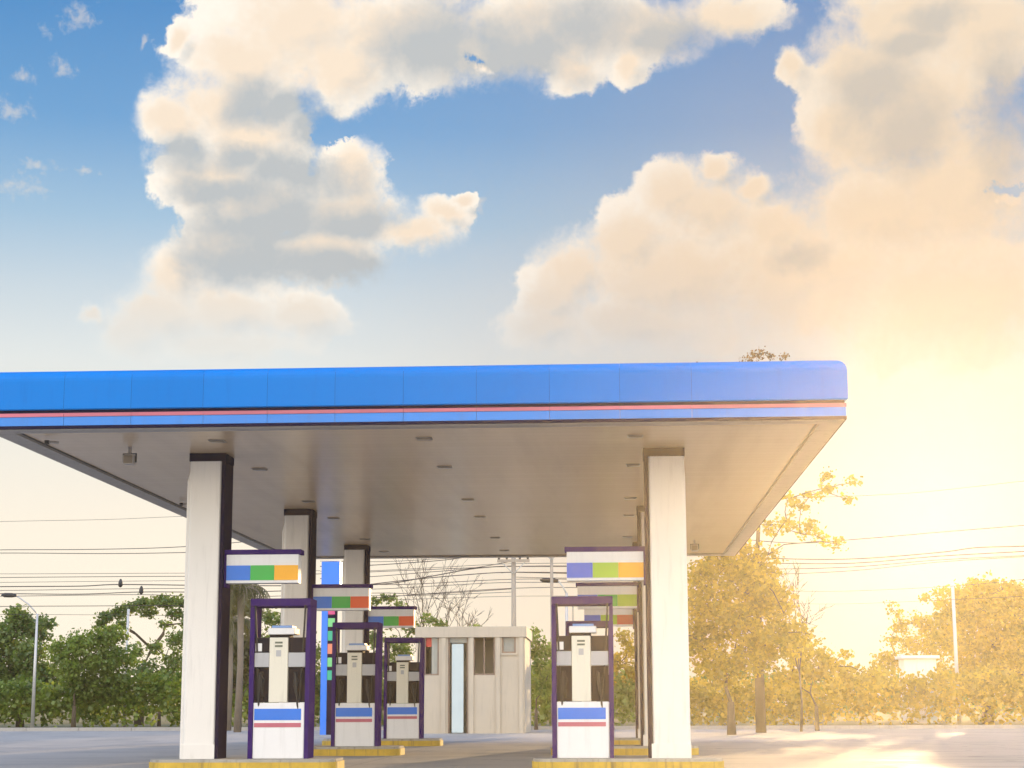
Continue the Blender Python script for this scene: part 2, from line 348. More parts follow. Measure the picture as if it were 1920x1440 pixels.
can = empty('fuel_canopy', ((XL + XR) / 2, (YF + YB) / 2, 0)); C0 = can.location.copy()
tag(can, 'large blue edged flat canopy over the fuel pumps', 'canopy')
def cbuild(mb, name, m, parent=None):
    """build in world coordinates but hang the mesh under the canopy"""
    p = parent or can; base = C0
    mb.v = [(v[0] - base.x, v[1] - base.y, v[2] - base.z) for v in mb.v]
    return mb.build(name, m, p)
def sweep(profile, seams_f, seams_s, gap=0.0014):
    """profile = (outward offset, z); straight runs cut at the seams, mitred at the four corners"""
    mb = MB()
    runs = [((XL, YF), (XR, YF), (1, 0), (0, -1), seams_f), ((XR, YF), (XR, YB), (0, 1), (1, 0), seams_s),
            ((XR, YB), (XL, YB), (-1, 0), (0, 1), seams_f), ((XL, YB), (XL, YF), (0, -1), (-1, 0), seams_s)]
    for a, b, d, n, seams in runs:
        L = math.hypot(b[0] - a[0], b[1] - a[1]); cuts = [0] + [s_ for s_ in seams if 0.05 < s_ < L - 0.05] + [L]
        for k in range(len(cuts) - 1):
            s0, s1 = cuts[k], cuts[k + 1]
            vs = []
            for (q, first) in ((s0, True), (s1, False)):
                for (o_, z) in profile:
                    s_ = q
                    if q == 0: s_ = -o_
                    elif q == L: s_ = L + o_
                    else: s_ = q + (gap if first else -gap)
                    vs.append((a[0] + d[0] * s_ + n[0] * o_, a[1] + d[1] * s_ + n[1] * o_, z))
            n_ = len(profile)
            mb.add(vs, [(i, n_ + i, n_ + i + 1, i + 1) for i in range(n_ - 1)], False)
    return mb
seams_px = [120, 246, 381, 501, 628, 756, 893, 1030, 1162, 1297]
seams_f = []
for x in seams_px:
    d = ray(x, 740); seams_f.append(d.x * (YF / d.y) - XL)
seams_s = [0.95 * k for k in range(1, 23)]
arc = [(-0.16 + 0.16 * math.cos(R(a)), 5.17 + 0.16 * math.sin(R(a))) for a in range(0, 91, 15)]
fa = sweep([(-0.10, 4.785), (-0.012, 4.785), (0, 4.797)] + arc + [(-0.7, 5.335)], seams_f, seams_s)
fao = cbuild(fa, 'fascia', M_fas)
cbuild(sweep([(-0.03, 4.80), (-0.03, 5.14), (-0.09, 5.26)], [], []), 'seam_light_stop', M_navy)  # dark strip added behind the panels to stop light through the seams
cbuild(sweep([(-0.045, 4.74), (-0.045, 4.79)], [], []), 'shadow_gap', M_navy)
cbuild(sweep([(-0.06, 4.695), (-0.022, 4.695), (-0.022, 4.742), (-0.06, 4.742)], seams_f, seams_s, 0.002), 'red_strip', M_red)
cbuild(sweep([(-0.05, 4.575), (-0.03, 4.575), (-0.03, 4.692), (-0.05, 4.692)], seams_f, seams_s, 0.002), 'blue_strip', M_lowblue)
cbuild(sweep([(-0.30, 4.56), (-0.30, 4.532), (-0.024, 4.532), (-0.024, 4.572), (-0.06, 4.572)], [], []), 'edge_trim', M_navy)
cbuild(sweep([(-0.34, 4.60), (-0.34, 4.522), (-0.05, 4.522), (-0.05, 4.53)], [], seams_s, 0.003), 'edge_lip', M_trim)
cbuild(sweep([(-0.37, 4.62), (-0.37, 4.552), (-0.343, 4.552)], [], []), 'lip_groove', M_dark)
cbuild(MB().box(XL + 0.36, XR - 0.36, YF + 0.36, YB - 0.36, SOF, SOF + 0.06), 'soffit', M_sof)
cbuild(MB().box(XL + 0.3, XR - 0.3, YF + 0.3, YB - 0.3, 5.2, 5.25), 'roof_sheet', M_bitumen)
# recessed soffit fittings (square, seen almost edge-on)
M_lamp = mat('dim_lamp_glass', (0.20, 0.16, 0.12), 0.3, var=0.2, lin=True)
dl_rows = [atz(400, 821, SOF).x, atz(795, 821, SOF).x, atz(1191, 818, SOF).x]
dl_y = [atz(835, yy, SOF).y for yy in (821, 875, 937, 969, 1009, 1033)]
for X in dl_rows:
    for Y in dl_y:
        d = cbuild(MB().box(X - 0.11, X + 0.11, Y - 0.10, Y + 0.10, SOF - 0.014, SOF - 0.002), 'downlight', M_trim)
        cbuild(MB().box(X - 0.095, X + 0.095, Y - 0.085, Y + 0.085, SOF - 0.024, SOF - 0.0145), 'lens', M_lamp, d)
# small bolted knobs on the left lip
for (px, py) in ((88, 826), (340, 943)):
    p = atz(px, py, 4.52)
    b = cbuild(MB().tube([(p.x, p.y, 4.521), (p.x, p.y, 4.47)], 0.035, 10), 'lip_bracket', M_dark)
    cbuild(MB().tube([(p.x + 0.02, p.y, 4.50), (p.x + 0.16, p.y + .02, 4.49)], 0.018, 8), 'arm', M_trim, b)

# columns (parts of the canopy)
COLY = [25.35, 32.87, 40.4]; LX, RX, CW = -6.18, 0.475, 0.58
for side in (-1, 1):
    for Y in COLY:
        x0 = LX if side < 0 else RX; x1 = x0 + (0.525 if side < 0 else CW)
        inner = x1 if side < 0 else x0
        sw = 0.05 if side < 0 else 0.055
        if side < 0: s0, s1, d0, d1 = x0, x1 - sw, x1 - sw + 0.001, x1
        else: s0, s1, d0, d1 = x0 + sw, x1, x0, x0 + sw - 0.001
        sh = MB().rprism(s0, s1, Y, Y + 0.55, 0.16, 4.44, 0.045)
        ox0, ox1 = (x0 - 0.045, x0 + 0.02) if side < 0 else (x1 - 0.02, x1 + 0.012)
        # rounded outer corner cover, chamfered at its head
        sh.rprism(ox0, ox1, Y + 0.05, Y + 0.50, 0.16, 4.15, 0.02, 3)
        o = x0 if side < 0 else x1
        sh.add([(ox0 if side < 0 else ox1, Y + 0.07, 4.15), (ox0 if side < 0 else ox1, Y + 0.48, 4.15), (o, Y + 0.48, 4.15), (o, Y + 0.07, 4.15), (o, Y + 0.07, 4.33), (o, Y + 0.48, 4.33)],
               [(0, 3, 4), (1, 5, 2), (0, 4, 5, 1), (3, 2, 5, 4)])
        sh.box(s0 - 0.015, s1 + (0 if side < 0 else 0.015), Y - 0.015, Y + 0.565, 0.16, 0.36)
        c = cbuild(sh, 'column', M_white)
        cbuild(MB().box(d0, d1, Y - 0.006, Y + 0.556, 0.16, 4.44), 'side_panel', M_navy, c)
        cbuild(MB().box(x0 - 0.008, x1 + 0.008, Y - 0.012, Y + 0.562, 4.441, SOF - 0.003), 'collar', M_navy, c)

# islands
M_isl = mat('island_concrete', (0.36, 0.34, 0.30), 0.8, var=0.35, vscale=3, dirt=0.6, bump=0.2, lin=True)
M_yel = mat('yellow_kerb_paint', (0.55, 0.36, 0.04), 0.7, var=0.45, vscale=5, dirt=0.75, lin=True)
for side in (-1, 1):
    for i, Y in enumerate(COLY):
        x0, x1 = (-6.6, -3.95) if side < 0 else (-1.15, 1.5)
        isl = MB().rprism(x0, x1, Y - 0.35, Y + 0.9, 0.0, 0.16, 0.3, 6).build('pump_island', M_isl)
        ed = MB().rprism(x0 - 0.02, x1 + 0.02, Y - 0.37, Y + 0.92, 0.0, 0.12, 0.31, 6).build('painted_edge', M_yel, isl)
        where = ['front', 'middle', 'rear'][i] + (' left' if side < 0 else ' right')
        tag(isl, f'low concrete pump island with yellow edge under {where} canopy column', 'island', 'concrete pump islands')

# ------------------------------------------------------------------ overhead signs
M_sw = mat('sign_white', (0.80, 0.79, 0.78), 0.5, spec=0.15, var=0.05, dirt=0.08, lin=True)
M_blue = mat('sign_blue', (0.005, 0.16, 0.68), 0.35, var=0.1, lin=True)
M_green = mat('sign_green', (0.03, 0.42, 0.05), 0.35, var=0.1, lin=True)
M_lime = mat('sign_lime', (0.33, 0.52, 0.02), 0.35, var=0.1, lin=True)
M_yellow = mat('sign_yellow', (0.90, 0.42, 0.01), 0.35, var=0.1, lin=True)
M_orange = mat('sign_orange', (0.80, 0.10, 0.02), 0.35, var=0.1, lin=True)
M_crim = mat('sign_crimson', (0.48, 0.03, 0.02), 0.35, var=0.1, lin=True)
M_blue_wash = mat('sign_blue_sunwash', (0.05, 0.13, 0.62), 0.35, var=0.1, lin=True)  # sign blue with the warm sun wash put into the colour
def overhead_sign(side, Y, cols, label):
    x0, x1 = (-5.652, -4.545) if side < 0 else (-0.69, 0.473)
    root = empty('overhead_sign', ((x0 + x1) / 2, Y + 0.2, 2.66))
    tag(root, label, 'sign', 'striped signs held out from the canopy columns')
    def b(name, X0, X1, Y0, Y1, Z0, Z1, m, parent=root, bev=0.0):
        l = root.location
        return MB().box(X0 - l.x, X1 - l.x, Y0 - l.y, Y1 - l.y, Z0 - l.z, Z1 - l.z, bev).build(name, m, parent)
    ya, yb = Y + 0.10, Y + 0.34
    b('top_rail', x0, x1 + (0.02 if side < 0 else 0), ya - 0.02, yb + 0.02, 3.075, 3.145, M_purple, bev=0.006)
    pan = b('white_panel', x0 + 0.03, x1 - 0.02, ya, yb, 2.66, 3.074, M_sw)
    fx = x0 if side < 0 else x1 - 0.028
    b('mounting_post', fx, fx + 0.028, ya - 0.01, yb + 0.01, 2.60, 3.074, M_purple)
    a0, a1 = x0 + 0.032, x1 - 0.022; wd = (a1 - a0) / 3
    for k, m in enumerate(cols):
        b(['blue_block', 'green_block', 'end_block'][k], a0 + wd * k + (0.003 if k else 0), a0 + wd * (k + 1), ya - 0.008, yb + 0.008, 2.70, 2.915, m)
    return root
overhead_sign(-1, COLY[0], (M_blue, M_green, M_yellow), 'blue, green and yellow striped sign on the front left column')
overhead_sign(-1, COLY[1], (M_blue, M_green, M_orange), 'blue, green and orange striped sign on the middle left column')
overhead_sign(-1, COLY[2], (M_blue, M_green, M_orange), 'smallest blue, green and orange striped sign, on the rear left column')
overhead_sign(1, COLY[0], (M_blue_wash, M_lime, M_yellow), 'blue, lime and yellow striped sign on the front right column')
overhead_sign(1, COLY[1], (M_blue_wash, M_green, M_lime), 'lime ended striped sign on the middle right column, behind the larger one')
overhead_sign(1, COLY[2], (M_blue_wash, M_lime, M_crim), 'dark red ended striped sign on the rear right column')

# ------------------------------------------------------------------ fuel pumps
M_cab = mat('pump_cream', (0.74, 0.70, 0.58), 0.4, var=0.06, dirt=0.15, lin=True)
M_grey = mat('pump_grey', (0.42, 0.42, 0.43), 0.45, var=0.1, dirt=0.2, lin=True)
M_rub = mat('black_rubber', (0.015, 0.015, 0.016), 0.6, lin=True)
M_lcd = mat('lcd_grey', (0.10, 0.12, 0.09), 0.25, lin=True)
M_metal = mat('brushed_metal', (0.5, 0.5, 0.5), 0.35, metal=0.8, lin=True)
M_slate = mat('pump_slate', (0.02, 0.018, 0.026), 0.7, var=0.2, spec=0.05, lin=True)
M_lblue = mat('pale_blue_edge', (0.18, 0.32, 0.62), 0.4, lin=True)
W = 0.88
def make_pump():
    root = empty('fuel_pump')
    def P(mb, name, m, parent=root): return mb.build(name, m, parent)
    hx = W / 2
    fr = MB().box(-hx, hx, -0.27, 0.27, 2.315, 2.43, 0.012)
    P(fr, 'frame_top', M_purple)
    P(MB().box(-hx, -hx + 0.065, -0.25, 0.25, 0.16, 2.314), 'frame_post', M_purple)
    # the other post is wider below and slopes in toward the top
    rp = MB(); y0, y1 = -0.25, 0.25
    prof = [(hx - 0.068, 0.16), (hx - 0.012, 0.16), (hx, 2.314), (hx - 0.05, 2.314), (hx - 0.068, 1.75)]
    rp.add([(x, y, z) for y in (y0, y1) for x, z in prof], [(0, 1, 2, 3, 4), (9, 8, 7, 6, 5)] + [(i, 5 + i, 5 + (i + 1) % 5, (i + 1) % 5) for i in range(5)])
    P(rp, 'frame_post', M_purple)
    # head with its white front, on a short neck
    P(MB().box(-0.19, 0.20, -0.20, 0.20, 1.915, 2.01, 0.012), 'display_head', M_sw)
    P(MB().box(-0.14, 0.16, -0.17, 0.17, 2.011, 2.045, 0.005), 'head_cap', M_lblue)
    P(MB().box(-0.17, 0.12, -0.15, 0.15, 1.872, 1.914), 'head_neck', M_slate)
    # central cream cabinet
    cb_ = P(MB().box(-0.155, 0.115, -0.24, 0.24, 0.95, 1.871, 0.01), 'cabinet', M_cab)
    for z in (1.785, 1.735):
        P(MB().box(-0.075, 0.035, -0.2455, -0.236, z, z + 0.026), 'display', M_lcd, cb_)
    P(MB().box(-0.055, 0.015, -0.2455, -0.236, 1.60, 1.69), 'keypad', M_grey, cb_)
    # dark side bays, white price card, hose bay
    P(MB().box(-hx + 0.068, -0.16, -0.20, 0.20, 1.66, 1.872), 'side_bay', M_slate)
    P(MB().box(-hx + 0.075, -0.27, -0.212, -0.202, 1.675, 1.79, 0.004), 'price_card', M_sw)
    P(MB().box(0.12, hx - 0.072, -0.20, 0.20, 1.66, 1.872), 'side_bay', M_slate)
    P(MB().box(-hx + 0.068, -0.158, -0.23, 0.23, 1.45, 1.655, 0.006), 'shoulder_panel', M_grey)
    P(MB().box(0.118, hx - 0.072, -0.23, 0.23, 1.45, 1.655, 0.006), 'shoulder_panel', M_grey)
    # nozzle bays and lower body
    P(MB().box(-hx + 0.068, -0.158, -0.17, 0.17, 0.951, 1.445), 'nozzle_bay', M_slate)
    P(MB().box(0.118, hx - 0.072, -0.17, 0.17, 0.951, 1.445), 'nozzle_bay', M_slate)
    lb = P(MB().box(-hx + 0.068, hx - 0.072, -0.235, 0.235, 0.16, 0.945, 0.01), 'lower_body', M_sw)
    P(MB().box(-hx + 0.085, hx - 0.12, -0.241, -0.233, 0.70, 0.86), 'blue_band', M_blue, lb)
    P(MB().box(-hx + 0.085, hx - 0.12, -0.241, -0.233, 0.60, 0.66), 'red_band', M_red, lb)
    for x in (-0.27, 0.22):
        nz = MB().tube([(x, -0.18, 1.38), (x, -0.20, 1.20), (x + 0.02, -0.22, 1.08), (x + 0.03, -0.17, 1.00)], [0.03, 0.028, 0.02, 0.014], 8)
        nz.tube([(x, -0.20, 1.35), (x + 0.05, -0.24, 1.27), (x + 0.03, -0.22, 1.14)], 0.009, 6)
        P(nz, 'nozzle', M_rub)
    for x, tx in ((0.24, hx - 0.075), (-0.28, -hx + 0.075)):
        pts = []
        for k in range(17):
            u = k / 16; pts.append((tx + (x - tx) * u, -0.28 + 0.08 * math.sin(math.pi * u), 2.33 + (0.75 - 2.33) * (u / 0.75) if u < 0.75 else 0.75 + (1.36 - 0.75) * ((u - 0.75) / 0.25)))
        # soften the low loop
        for _ in range(2):
            pts = [pts[0]] + [tuple((pts[i - 1][j] + 2 * pts[i][j] + pts[i + 1][j]) / 4 for j in range(3)) for i in range(1, len(pts) - 1)] + [pts[-1]]
        P(MB().tube(pts, 0.014, 7), 'hose', M_rub)
    return root
proto = make_pump()
PX = {-1: -4.797, 1: -0.445}
first = True
for side in (-1, 1):
    for i, Y in enumerate(COLY):
        o = proto if first else copy_tree(proto); first = False
        o.location = (PX[side], Y + 0.28, 0)
        ss = 'left' if side < 0 else 'right'; pos = ['front', 'middle', 'rear'][i]
        tag(o, f'purple framed fuel pump with white head beside the {pos} {ss} canopy column', 'fuel pump', 'fuel pumps under the canopy')

# floodlights / speakers hanging under the soffit
def flood(px, py, label, s=1.0):
    p = atz(px, py, SOF)
    root = empty('floodlight', (p.x, p.y, SOF)); tag(root, label, 'floodlight')
    MB().box(-0.02, 0.02, -0.02, 0.02, -0.10, -0.001).build('stem', M_trim, root)
    br = MB().box(-0.10, -0.085, -0.015, 0.015, -0.22, -0.10).box(0.085, 0.10, -0.015, 0.015, -0.22, -0.10).box(-0.1, 0.1, -0.015, 0.015, -0.105, -0.095)
    br.build('bracket', M_dark, root)
    h = MB().box(-0.08, 0.08, -0.09, 0.05, -0.26, -0.12, 0.015).build('housing', M_trim, root)
    MB().box(-0.065, 0.065, -0.098, -0.089, -0.245, -0.135).build('lens', M_lamp, h)
    return root
flood(244, 838, 'small grey floodlight hanging under the left end of the canopy')
flood(1302, 1012, 'small floodlight hanging under the canopy right of the right column')

# ------------------------------------------------------------------ totem sign
Yt = 56.0
a, b_ = at(603, 1053, Yt), at(638, 1053, Yt)
root = empty('totem_sign', ((a.x + b_.x) / 2, Yt + 0.2, 0)); tag(root, 'tall blue totem sign with a column of small coloured squares', 'totem sign')
l = root.location; hw = (b_.x - a.x) / 2; ztop = a.z
M_totem = mat('totem_blue', (0.01, 0.19, 0.80), 0.3, var=0.1, lin=True)
MB().box(-hw, hw, -0.2, 0.2, ztop - 0.78, ztop, 0.02).build('top_box', M_totem, root)
MB().box(-hw + 0.02, -hw * 0.28, -0.15, 0.15, 0.0, ztop - 0.785).build('blue_side', M_totem, root)
MB().box(-hw * 0.28 + 0.002, hw * 0.62, -0.14, 0.14, 0.0, ztop - 0.785).build('dark_board', M_navy, root)
M_pink = mat('totem_pink', (0.62, 0.07, 0.22), 0.4, lin=True); M_mint = mat('totem_mint', (0.18, 0.60, 0.22), 0.4, lin=True)
M_teal = mat('totem_teal', (0.02, 0.42, 0.24), 0.4, lin=True); M_sal = mat('totem_salmon', (0.75, 0.24, 0.13), 0.4, lin=True)
for (y0, y1, m) in ((1136, 1152, M_pink), (1159, 1175, M_mint), (1183, 1201, M_teal), (1207, 1226, M_sal), (1233, 1250, M_mint), (1257, 1275, M_teal)):
    zt, zb = at(615, y0, Yt).z, at(615, y1, Yt).z
    MB().box(-hw * 0.24, hw * 0.48, -0.155, -0.142, zb, zt).build('coloured_square', m, root)

# ------------------------------------------------------------------ service building
Yk = 58.0
M_wall = mat('cream_render', (0.50, 0.44, 0.35), 0.8, var=0.12, vscale=0.8, dirt=0.15, bump=0.15, lin=True)
M_glass = mat('dark_glass', (0.30, 0.31, 0.28), 0.15, var=0.35, vscale=1.0, lin=True)
M_doorp = mat('pale_door', (0.55, 0.66, 0.68), 0.45, var=0.08, lin=True)
M_brown = mat('brown_frame', (0.24, 0.17, 0.13), 0.5, lin=True)
M_inner = mat('interior_wall', (0.55, 0.50, 0.38), 0.9, var=0.3, vscale=0.9, lin=True)
xs = lambda px: at(px, 1210, Yk).x
zs = lambda py: at(880, py, Yk).z
kx0, kx1, ktop = xs(782), xs(984), zs(1175)
kr = empty('service_building', ((kx0 + kx1) / 2, Yk + 2, 0)); tag(kr, 'low cream service building with dark openings and a pale door', 'building')
def kb_(name, X0, X1, Y0, Y1, Z0, Z1, m, parent=kr, bev=0):
    l = kr.location
    return MB().box(X0 - l.x, X1 - l.x, Y0 - l.y, Y1 - l.y, Z0, Z1, bev).build(name, m, parent)
ZB = zs(1266)
opens = [(795, 823, 1188), (840, 878, 1191), (887, 928, 1188)]
win = (941, 967, 1193, 1225)
# front wall pieces butted round the openings
wm = MB(); l = kr.location
def wb(X0, X1, Z0, Z1): wm.box(X0 - l.x, X1 - l.x, Yk - l.y, Yk + 0.2 - l.y, Z0, Z1)
cur = kx0
for (p0, p1, pt) in opens:
    wb(cur, xs(p0), 0.0, ktop - 0.35); wb(xs(p0), xs(p1), zs(pt), ktop - 0.35)
    if p0 != 840: wb(xs(p0), xs(p1), 0.0, ZB)
    cur = xs(p1)
wb(cur, xs(win[0]), 0, ktop - 0.35); wb(xs(win[0]), xs(win[1]), 0, zs(win[3])); wb(xs(win[0]), xs(win[1]), zs(win[2]), ktop - 0.35); wb(xs(win[1]), kx1, 0, ktop - 0.35)
wm.box(kx0 - l.x, kx0 + 0.2 - l.x, Yk + 0.2 - l.y, Yk + 4 - l.y, 0, ktop - 0.35).box(kx1 - 0.2 - l.x, kx1 - l.x, Yk + 0.2 - l.y, Yk + 4 - l.y, 0, ktop - 0.35).box(kx0 - l.x, kx1 - l.x, Yk + 4 - l.y, Yk + 4.2 - l.y, 0, ktop - 0.35)
wm.build('wall', M_wall, kr)
kb_('parapet', kx0 - 0.06, kx1 + 0.06, Yk - 0.08, Yk + 4.28, ktop - 0.348, ktop, M_wall, bev=0.01)
for px in (782, 828, 880, 930, 973):
    kb_('pilaster', xs(px), xs(px) + 0.14, Yk - 0.06, Yk - 0.002, 0, ktop - 0.35, M_wall)
kb_('inner_wall', kx0 + 0.22, kx1 - 0.22, Yk + 1.6, Yk + 1.7, 0, ktop - 0.4, M_inner)
for (p0, p1, pt) in opens:
    f = MB(); X0, X1 = xs(p0) - l.x, xs(p1) - l.x; yy = Yk - l.y; z1 = zs(pt); zb = 0.0 if p0 == 840 else ZB
    f.box(X0, X0 + 0.05, yy + 0.05, yy + 0.13, zb, z1).box(X1 - 0.05, X1, yy + 0.05, yy + 0.13, zb, z1).box(X0 + 0.05, X1 - 0.05, yy + 0.05, yy + 0.13, z1 - 0.08, z1)
    if zb: f.box(X0 + 0.05, X1 - 0.05, yy + 0.03, yy + 0.13, zb, zb + 0.05)
    d = f.build('door_frame' if not zb else 'window', M_brown, kr)
    if p0 == 840:
        MB().box(X0 + 0.12, X1 - 0.16, yy + 0.06, yy + 0.11, 0.02, zs(1207), 0.01).build('door_leaf', M_doorp, d)
        MB().box(X0 + 0.051, X1 - 0.051, yy + 0.09, yy + 0.10, zs(1205), z1 - 0.081).build('pane', M_glass, d)
    elif p0 == 795:
        MB().box(X0 + 0.06, X0 + 0.24, yy + 0.09, yy + 0.12, z1 - 0.42, z1 - 0.1).build('red_poster', M_crim, d)
        MB().box(X0 + 0.245, X1 - 0.051, yy + 0.09, yy + 0.10, zb + 0.051, z1 - 0.081).build('pane', M_glass, d)
    else:
        MB().box((X0 + X1) / 2 - 0.02, (X0 + X1) / 2 + 0.02, yy + 0.06, yy + 0.12, zb + 0.051, z1 - 0.081).build('mullion', M_brown, d)
X0, X1 = xs(win[0]) - l.x, xs(win[1]) - l.x; z0, z1 = zs(win[3]), zs(win[2]); yy = Yk - l.y
wf = MB().box(X0, X0 + 0.05, yy + 0.03, yy + 0.12, z0, z1).box(X1 - 0.05, X1, yy + 0.03, yy + 0.12, z0, z1).box(X0 + 0.05, X1 - 0.05, yy + 0.03, yy + 0.12, z1 - 0.05, z1).box(X0 + 0.05, X1 - 0.05, yy + 0.03, yy + 0.12, z0, z0 + 0.05).build('window', M_brown, kr)
MB().box(X0 + 0.051, X1 - 0.051, yy + 0.08, yy + 0.09, z0 + 0.051, z1 - 0.051).build('pane', M_glass, wf)
MB().box(X0 - 0.04, X1 + 0.04, yy - 0.05, yy + 0.02, z0 - 0.06, z0 - 0.001).build('sill', M_wall, wf)

# white hut at the right among the bushes
Yh = 84.0
a, b_ = at(1690, 1229, Yh), at(1762, 1229, Yh)
hr = empty('white_hut', ((a.x + b_.x) / 2, Yh + 1, 0)); tag(hr, 'small white flat roofed hut low among the bushes at right', 'hut')
hw = (b_.x - a.x) / 2
MB().box(-hw, hw, -1, 1, a.z - 0.14, a.z, 0.02).build('roof', M_sw, hr)
wl = MB().box(-hw + 0.15, hw - 0.15, -0.85, 0.85, 0, a.z - 0.142).build('wall', M_white, hr)
MB().box(-0.5, 0.15, -0.87, -0.852, 1.2, 2.1).build('window', M_glass, hr)
MB().box(0.25, 0.65, -0.87, -0.852, 0, 2.1).build('door', M_doorp, hr)

# ------------------------------------------------------------------ utility poles, lamps, wires
M_conc = mat('pole_concrete', (0.34, 0.30, 0.25), 0.85, var=0.2, vscale=2, dirt=0.2, lin=True)
M_galv = mat('galvanised', (0.55, 0.54, 0.52), 0.45, metal=0.3, var=0.15, lin=True)
M_wire = mat('wire_black', (0.035, 0.03, 0.03), 0.6, lin=True)
def pole(px, ytop, Y, label, w=0.28, arms=1, name='utility_pole', m=None):
    p = at(px, ytop, Y); root = empty(name, (p.x, Y, 0)); tag(root, label, 'utility pole', None)
    MB().tube([(0, 0, -0.05), (0, 0, p.z)], [w / 2, w / 2 * 0.8], 10).build('pole_shaft', m or M_conc, root)
    for k in range(arms):
        z = p.z - 0.12 - k * 0.85
        ca = MB().box(-0.62, 0.62, -0.20, -0.12, z - 0.06, z + 0.05).build('crossarm', M_conc, root)
        ca.location = (0, -0.03, 0)
        for x in (-0.55, -0.25, 0.25, 0.55):
            MB().tube([(x, -0.16, z + 0.051), (x, -0.16, z + 0.12), (x, -0.16, z + 0.17)], [0.035, 0.05, 0.025], 8).build('insulator', M_dark, ca)
        MB().tube([(-0.45, -0.16, z - 0.05), (0, -0.13, z - 0.5)], 0.02, 6).build('brace', M_galv, root)
        MB().tube([(0.45, -0.16, z - 0.05), (0, -0.13, z - 0.5)], 0.02, 6).build('brace', M_galv, root)
    return root, p
pole(963, 1046, 67.3, 'thick concrete utility pole with crossarm, rising behind the service building', 0.22)
pole(1034, 1020, 67.3, 'second concrete utility pole, just left of the right fuel pump', 0.15, 1)
pole(1074, 1132, 100.0, 'thin distant pole seen through the front right pump frame', 0.12, 0)
pole(241, 1142, 82.0, 'slim pale pole in front of the spreading tree at left', 0.16, 0, m=M_galv)
pole(1786, 1096, 82.0, 'bright slim pole in front of the right golden tree', 0.18, 0, m=M_galv)
def street_lamp(pxb, pyb, pxh, pyh, Y, label):
    b0 = at(pxb, pyb, Y); h = at(pxh, pyh, Y)
    root = empty('street_lamp', (b0.x, Y, 0)); tag(root, label, 'street lamp')
    dx, dz = h.x - b0.x, h.z - b0.z
    MB().tube([(0, 0, 0), (0, 0, b0.z)], [0.09, 0.05], 8).build('lamp_post', M_galv, root)
    MB().tube([(0, 0, b0.z - 0.02), (dx * 0.35, 0, b0.z + dz * 0.5), (dx * 0.75, 0, b0.z + dz * 0.9), (dx * 0.9, 0, b0.z + dz)], 0.035, 6).build('lamp_arm', M_galv, root)
    s = 1 if dx > 0 else -1
    MB().tube([(dx * 0.85, 0, h.z), (dx * 0.85 + s * 0.2, 0, h.z + 0.02), (dx * 0.85 + s * 0.55, 0, h.z + 0.03), (dx * 0.85 + s * 0.7, 0, h.z + 0.03)], [0.05, 0.10, 0.10, 0.03], 8).build('lamp_head', M_dark, root)
street_lamp(70, 1150, 24, 1117, 78, 'curved arm street lamp at the far left among trees')
street_lamp(1062, 1112, 1044, 1089, 67.8, 'small street lamp beside the pole left of the right pump')

def wire(pts, Y, r=0.016, label=None, sag=0.0):
    P = []
    n = len(pts)
    # smooth sagging line through the points (Catmull-Rom), always at its real depth
    ps = [pts[0]] + list(pts) + [pts[-1]]
    for i in range(1, n):
        p0, p1, p2, p3 = ps[i - 1], ps[i], ps[i + 1], ps[i + 2] if i + 2 < len(ps) else ps[i + 1]
        for k in range(8):
            u = k / 8
            q = [0.5 * (2 * p1[j] + (p2[j] - p0[j]) * u + (2 * p0[j] - 5 * p1[j] + 4 * p2[j] - p3[j]) * u * u + (3 * p1[j] - p0[j] - 3 * p2[j] + p3[j]) * u ** 3) for j in (0, 1)]
            P.append(at(q[0], q[1], Y))
    P.append(at(pts[-1][0], pts[-1][1], Y))
    o = MB().tube(P, r * 1.35, 5).build('power_line', M_wire)
    return tag(o, label, 'power line', 'overhead power lines')
G = 'thin dark power line strung across the pale sky behind the station'
